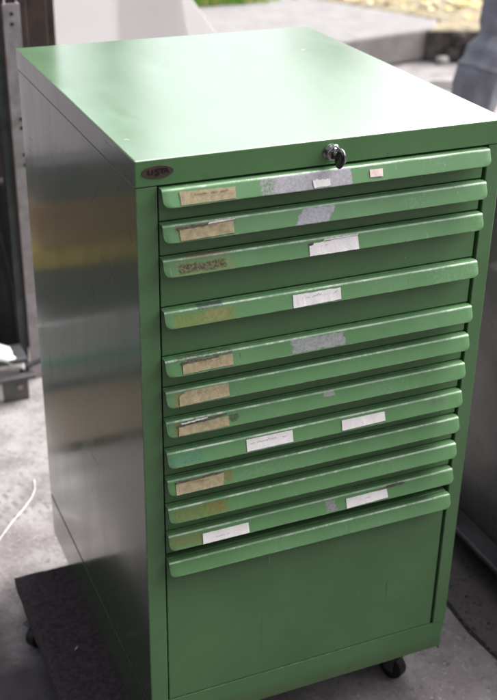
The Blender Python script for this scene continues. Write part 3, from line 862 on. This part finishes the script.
# trees beyond the verge (their dark columns show mirrored in the glossy top)
def tree(tx, ty, hgt, rad, seed, label):
    t = empty('tree', (tx, ty, -.004), label, 'tree', 'trees beyond the verge')
    b = bmesh.new(); q = random.Random(seed)
    tube(b, [(tx, ty, -.05), (tx+.05, ty, hgt*.3), (tx-.05, ty, hgt*.6), (tx, ty, hgt*.92)], [rad*.16, rad*.12, rad*.08, rad*.02], 14)
    for k in range(9):
        z = hgt*q.uniform(.3, .8); a = q.uniform(0, 6.28)
        tube(b, [(tx, ty, z), (tx+math.cos(a)*rad*.4, ty+math.sin(a)*rad*.4, z+.5), (tx+math.cos(a)*rad*.8, ty+math.sin(a)*rad*.8, z+.9)], [rad*.05, rad*.03, .01], 8)
    build('trunk', b, M['wood_grey'], t, smooth=True)
    b = bmesh.new()
    cl = [(q.gauss(0, rad*.38), q.gauss(0, rad*.38), hgt*q.uniform(.28, .95)) for _ in range(60)]
    for k in range(1500):
        c = cl[k % 60]; s_ = rad*.26
        leafq(b, (tx+c[0]+q.gauss(0, s_), ty+c[1]+q.gauss(0, s_), c[2]+q.gauss(0, s_)), q.uniform(.06, .12), q)
    g_ = N('tree_leaf'); g_.set(color=g_.mix(g_.ramp(g_.noise(2, 3), .4, .6), (.05, .10, .03), (.09, .13, .04)), rough=.6)
    build('crown', b, g_.m, t)
tree(4.6, 15.5, 7.5, .7, 2, 'slim leafy tree beyond the verge, nearest the white board')
tree(8.4, 15.5, 6.0, .9, 5, 'slim leafy tree beyond the verge, farther right')

# white cord on the floor
bm = bmesh.new(); tube(bm, [(-.16, .74, FLOOR+.003), (-.103, .843, FLOOR+.003), (-.06, .90, FLOOR+.003), (-.02, .945, FLOOR+.003), (.010, .985, FLOOR+.003), (.026, 1.019, FLOOR+.003), (.034, 1.06, FLOOR+.003)], .0013, 8)
tag(build('cord', bm, M['cable'], smooth=True), 'thin white cord curving over the floor at the left', 'cord')

# ------------------------------------------------------------------ things standing further left, seen mirrored in the side panel
tag(box('floor_plank', -1.05, -.13, 1.16, 1.45, FLOOR, FLOOR+.03, M['plank'], bevel=.003), 'brown plank lying on the floor to the left', 'plank')
gc = empty('storage_chest', (-.55, 1.62, FLOOR), 'light grey chest with a teal stripe left of the cabinet', 'chest')
box('chest_body', -1.05, -.16, 1.50, 1.68, FLOOR, .02, M['greybox'], gc, bevel=.004)
box('stripe', -1.04, -.17, 1.4970, 1.4995, -.118, -.092, M['teal'], gc)
box('plinth_band', -1.04, -.17, 1.4965, 1.4995, FLOOR+.005, FLOOR+.03, M['darkbox'], gc)
tag(box('tool_case', -1.03, -.18, 1.51, 1.67, .021, .185, M['darkbox'], bevel=.01), 'dark grey tool case lying on the chest', 'case')
tag(box('crate', -1.02, -.17, 1.505, 1.67, .186, .254, M['yellow'], bevel=.006), 'yellow plastic crate on the tool case', 'crate')
tag(box('cardboard_box', -1.0, -.18, 1.50, 1.67, .255, .385, M['cardboard'], bevel=.003), 'brown cardboard box on the yellow crate', 'box')
tag(box('metal_case', -.98, -.19, 1.50, 1.67, .386, .50, M['darkbox'], bevel=.006), 'dark case at the top of the stack', 'case')
tag(box('sheet_stack', -1.02, -.17, 1.56, 1.68, .501, 1.35, M['mauve'], bevel=.003), 'pale sheets standing on the dark case', 'sheets')

# ------------------------------------------------------------------ grey machine on the right
mc = empty('steel_machine', (1.3, .3, FLOOR), 'dark gunmetal machine housing with a ledge foot right of the cabinet', 'machine')
box('housing', .932, 1.70, -.14, .72, -.155, .690, M['gunmetal'], mc, bevel=.012, seg=4)
bm = bmesh.new(); prism(bm, [(.872, -.108), (.932, -.116), (.932, -.160), (.872, -.122)], 'y', -.16, .74)
build('foot_ledge', bm, M['gunmetal2'], mc, bevel=.004, seg=3)
box('base', .96, 1.66, -.08, .66, FLOOR+.004, -.156, M['rubber'], mc)

# ------------------------------------------------------------------ person in grey work trousers
pl = empty('person', (2.55, 2.75, FLOOR), 'person in grey work trousers standing behind the cabinet on the right, mid stride', 'person')
def skin_chain(verts, edges, radii, root=0, sub=2):
    me = bpy.data.meshes.new('tmp'); me.from_pydata([tuple(v) for v in verts], edges, [])
    o = bpy.data.objects.new('tmp', me); COL.objects.link(o)
    o.modifiers.new('s', 'SKIN'); 
    sv = me.skin_vertices[0].data
    for i, r in enumerate(radii):
        sv[i].radius = r if isinstance(r, tuple) else (r, r)
        sv[i].use_root = (i == root)
    m = o.modifiers.new('u', 'SUBSURF'); m.levels = sub; m.render_levels = sub
    bpy.context.view_layer.update()
    r = bpy.data.meshes.new_from_object(o.evaluated_get(bpy.context.evaluated_depsgraph_get()))
    bpy.data.objects.remove(o)
    b = bmesh.new(); b.from_mesh(r); bpy.data.meshes.remove(r)
    return b
hip = V(2.80, 2.90, .72)
vs = [hip, V(2.80, 2.91, .90), V(2.80, 2.91, 1.12), V(2.80, 2.90, 1.25), V(2.80, 2.89, 1.33), V(2.80, 2.87, 1.46), V(2.80, 2.86, 1.54),
      V(2.70, 2.88, .66), V(2.505, 2.78, .29), V(2.43, 2.80, -.13), V(2.41, 2.70, -.17),
      V(2.90, 2.92, .66), V(2.95, 3.00, .28), V(2.98, 3.14, -.13), V(2.98, 3.05, -.17),
      V(2.64, 2.92, 1.22), V(2.57, 2.88, .96), V(2.60, 2.70, .76), V(2.60, 2.65, .71),
      V(2.96, 2.92, 1.22), V(3.02, 2.97, .96), V(3.0, 2.84, .76), V(3.0, 2.78, .71)]
es = [(0,1),(1,2),(2,3),(3,4),(4,5),(5,6),(0,7),(7,8),(8,9),(9,10),(0,11),(11,12),(12,13),(13,14),(3,15),(15,16),(16,17),(17,18),(3,19),(19,20),(20,21),(21,22)]
rd = [.13, .13, .15, .10, .055, .095, .07, .085, .055, .04, .035, .085, .055, .04, .035, .055, .042, .03, .03, .055, .042, .03, .03]
build('body', skin_chain(vs, es, rd), M['skin'], pl, smooth=True)
# fingers and a thumb on each hand
for hx, hy, hz in ((2.60, 2.65, .71), (3.0, 2.78, .71)):
    for k, ln in enumerate((.065, .075, .07, .055)):
        a = V(hx-.027+k*.018, hy, hz); 
        build('finger', skin_chain([a, a+V(0, -.028, -.018), a+V(0, -.036, -.018-ln*.45), a+V(0, -.028, -.02-ln*.8)], [(0,1),(1,2),(2,3)], [.010, .009, .008, .007], sub=1), M['skin'], pl, smooth=True)
    a = V(hx+(.03 if hx < 2.8 else -.03), hy+.03, hz+.015); s = 1 if hx < 2.8 else -1
    build('thumb', skin_chain([a, a+V(.015*s, -.025, -.02), a+V(.012*s, -.045, -.04)], [(0,1),(1,2)], [.012, .010, .008], sub=1), M['skin'], pl, smooth=True)
# face and hair
for ex in (-.033, .033):
    b = bmesh.new(); bmesh.ops.create_uvsphere(b, u_segments=12, v_segments=8, radius=.013, matrix=Matrix.Translation((2.80+ex, 2.785, 1.50))); build('eye', b, M['white_cloth'], pl, smooth=True)
    b = bmesh.new(); bmesh.ops.create_uvsphere(b, u_segments=12, v_segments=8, radius=.03, matrix=Matrix.Translation((2.80+ex*2.7, 2.87, 1.49)) @ Matrix.Diagonal((.35, .7, 1, 1))); build('ear', b, M['skin'], pl, smooth=True)
build('nose', skin_chain([V(2.8, 2.79, 1.505), V(2.8, 2.765, 1.475)], [(0, 1)], [.008, .014], sub=2), M['skin'], pl, smooth=True)
b = bmesh.new(); bmesh.ops.create_uvsphere(b, u_segments=12, v_segments=8, radius=.024, matrix=Matrix.Translation((2.80, 2.785, 1.435)) @ Matrix.Diagonal((1, .3, .3, 1))); build('mouth', b, M['pinkblock'], pl, smooth=True)
b = bmesh.new(); bmesh.ops.create_uvsphere(b, u_segments=24, v_segments=16, radius=.105, matrix=Matrix.Translation((2.80, 2.885, 1.54)) @ Matrix.Diagonal((.95, 1, .85, 1))); build('hair', b, M['hair'], pl, smooth=True)
# jacket
jv = [V(2.80, 2.90, .74), V(2.80, 2.91, .92), V(2.80, 2.91, 1.12), V(2.80, 2.90, 1.27), V(2.64, 2.92, 1.22), V(2.57, 2.88, .96), V(2.595, 2.73, .80), V(2.96, 2.92, 1.22), V(3.02, 2.97, .96), V(3.005, 2.86, .79)]
build('jacket', skin_chain(jv, [(0,1),(1,2),(2,3),(3,4),(4,5),(5,6),(3,7),(7,8),(8,9)], [.155, .15, .17, .085, .07, .058, .048, .07, .058, .048]), M['jacket'], pl, smooth=True)
# trousers: each leg a folded tube, seams at the knee
def trouser_leg(path, rad, seed):
    bm = bmesh.new(); n = 64; rings = []
    P = [Vector(p) for p in path]
    def cat(t):
        k = min(int(t), len(P)-2); f = t-k
        p0, p1, p2, p3 = P[max(k-1, 0)], P[k], P[k+1], P[min(k+2, len(P)-1)]
        r0, r1, r2, r3 = rad[max(k-1, 0)], rad[k], rad[k+1], rad[min(k+2, len(P)-1)]
        h = lambda a, b, c, d: .5*((2*b)+(-a+c)*f+(2*a-5*b+4*c-d)*f*f+(-a+3*b-3*c+d)*f**3)
        return h(p0, p1, p2, p3), h(r0, r1, r2, r3)
    m = 180
    for i in range(m+1):
        t = i/m*(len(P)-1); p, r = cat(t)
        ring = []
        for k in range(n):
            a = 2*math.pi*k/n
            fold = .004*math.sin(p.z*60+math.cos(a)*3+2*noise.noise(Vector((a, p.z*4, seed))))*math.exp(-((p.z-.40)/.10)**2)*2.6+.020*noise.noise(Vector((math.cos(a)*1.6+seed, math.sin(a)*1.6, p.z*9)))+.011*noise.noise(Vector((math.cos(a)*3+seed, math.sin(a)*3+p.z*6, p.z*3)))
            ple = .004*math.sin(a*12+p.z*20)*math.exp(-((p.z-.33)/.07)**2)
            zs = p.z + .045*(1+math.cos(a))*.8 + .01*math.sin(a)
            seam = .006*math.exp(-((zs-.305)/.006)**2) + (.006 if zs > .305 else 0)+.004*math.exp(-((zs-.44)/.005)**2)
            rr = r+fold+ple+seam
            ring.append(bm.verts.new(p+Vector((math.cos(a)*rr, math.sin(a)*rr*1.05, 0))))
        rings.append(ring)
    for a, b in zip(rings, rings[1:]):
        for k in range(n): bm.faces.new((a[k], a[(k+1) % n], b[(k+1) % n], b[k]))
    return bm
build('trousers', trouser_leg([(2.42, 2.80, -.15), (2.435, 2.80, 0), (2.464, 2.79, .15), (2.503, 2.78, .30), (2.590, 2.81, .41), (2.655, 2.86, .57), (2.76, 2.90, .76)], [.088, .098, .104, .106, .106, .118, .14], 1), M['trousers'], pl, smooth=True)
build('trousers', trouser_leg([(2.98, 3.13, -.15), (2.97, 3.07, 0), (2.96, 3.03, .15), (2.95, 3.0, .29), (2.93, 2.97, .42), (2.90, 2.93, .60), (2.85, 2.90, .76)], [.085, .09, .095, .10, .105, .115, .14], 5), M['trousers'], pl, smooth=True)
for a, b_ in (((2.43, 2.82), (2.41, 2.64)), ((2.98, 3.15), (2.98, 2.97))):
    bt = skin_chain([V(a[0], a[1], -.07), V(a[0], a[1], -.15), V((a[0]+b_[0])/2, (a[1]+b_[1])/2, -.160), V(b_[0], b_[1], -.165)], [(0,1),(1,2),(2,3)], [.055, .05, .042, .035])
    build('boot', bt, M['boot'], pl, smooth=True)

# ------------------------------------------------------------------ unseen walls behind the viewer, added to shade the cabinet front
ws = empty('shade_walls', (0, -4.5, FLOOR), 'unseen dark walls behind the viewer, added to block sky light from the cabinet front', 'light_blocker')
box('wall', -5, 6, -3.2, -2.9, FLOOR, 2.0, M['wood_dark'], ws)
box('wall', -2.6, -2.3, -2.89, -.3, FLOOR, 2.4, M['wood_dark'], ws)

# ------------------------------------------------------------------ camera
cam = bpy.data.cameras.new('camera'); co = bpy.data.objects.new('camera', cam); COL.objects.link(co)
co.location = (-.449773, -1.426269, 1.486826)
co.rotation_euler = (1.08951604, -.0159952, -.40346997)
cam.sensor_fit = 'VERTICAL'; cam.sensor_height = 36.0; cam.lens = 1140.729/700*36
cam.clip_start = .05; cam.clip_end = 500
cam.dof.use_dof = True; cam.dof.focus_distance = 1.74; cam.dof.aperture_fstop = 5.0
S.camera = co

# ------------------------------------------------------------------ light
SUN_EL, SUN_AZ = math.radians(48), math.radians(80)      # azimuth measured from +y towards +x
w = bpy.data.worlds.new('World'); S.world = w; w.use_nodes = True
nt = w.node_tree; bg = nt.nodes['Background']
sky = nt.nodes.new('ShaderNodeTexSky'); sky.sky_type = 'NISHITA'; sky.sun_disc = False
sky.sun_elevation = SUN_EL; sky.sun_rotation = SUN_AZ; sky.air_density = .5; sky.dust_density = 8.0; sky.ozone_density = 1.0
hs = nt.nodes.new('ShaderNodeHueSaturation'); hs.inputs['Saturation'].default_value = .35
nt.links.new(sky.outputs[0], hs.inputs['Color']); nt.links.new(hs.outputs[0], bg.inputs[0]); bg.inputs[1].default_value = .15
sl = bpy.data.lights.new('sun', 'SUN'); sl.energy = .70; sl.angle = math.radians(80); sl.color = (1, .97, .93)
so = bpy.data.objects.new('sun', sl); COL.objects.link(so)
dv = Vector((math.sin(SUN_AZ)*math.cos(SUN_EL), math.cos(SUN_AZ)*math.cos(SUN_EL), math.sin(SUN_EL)))
so.rotation_euler = dv.to_track_quat('Z', 'Y').to_euler(); so.location = (3, 3, 5)

S.view_settings.view_transform = 'Standard'; S.view_settings.look = 'None'
S.view_settings.exposure = 1.52; S.view_settings.gamma = 1
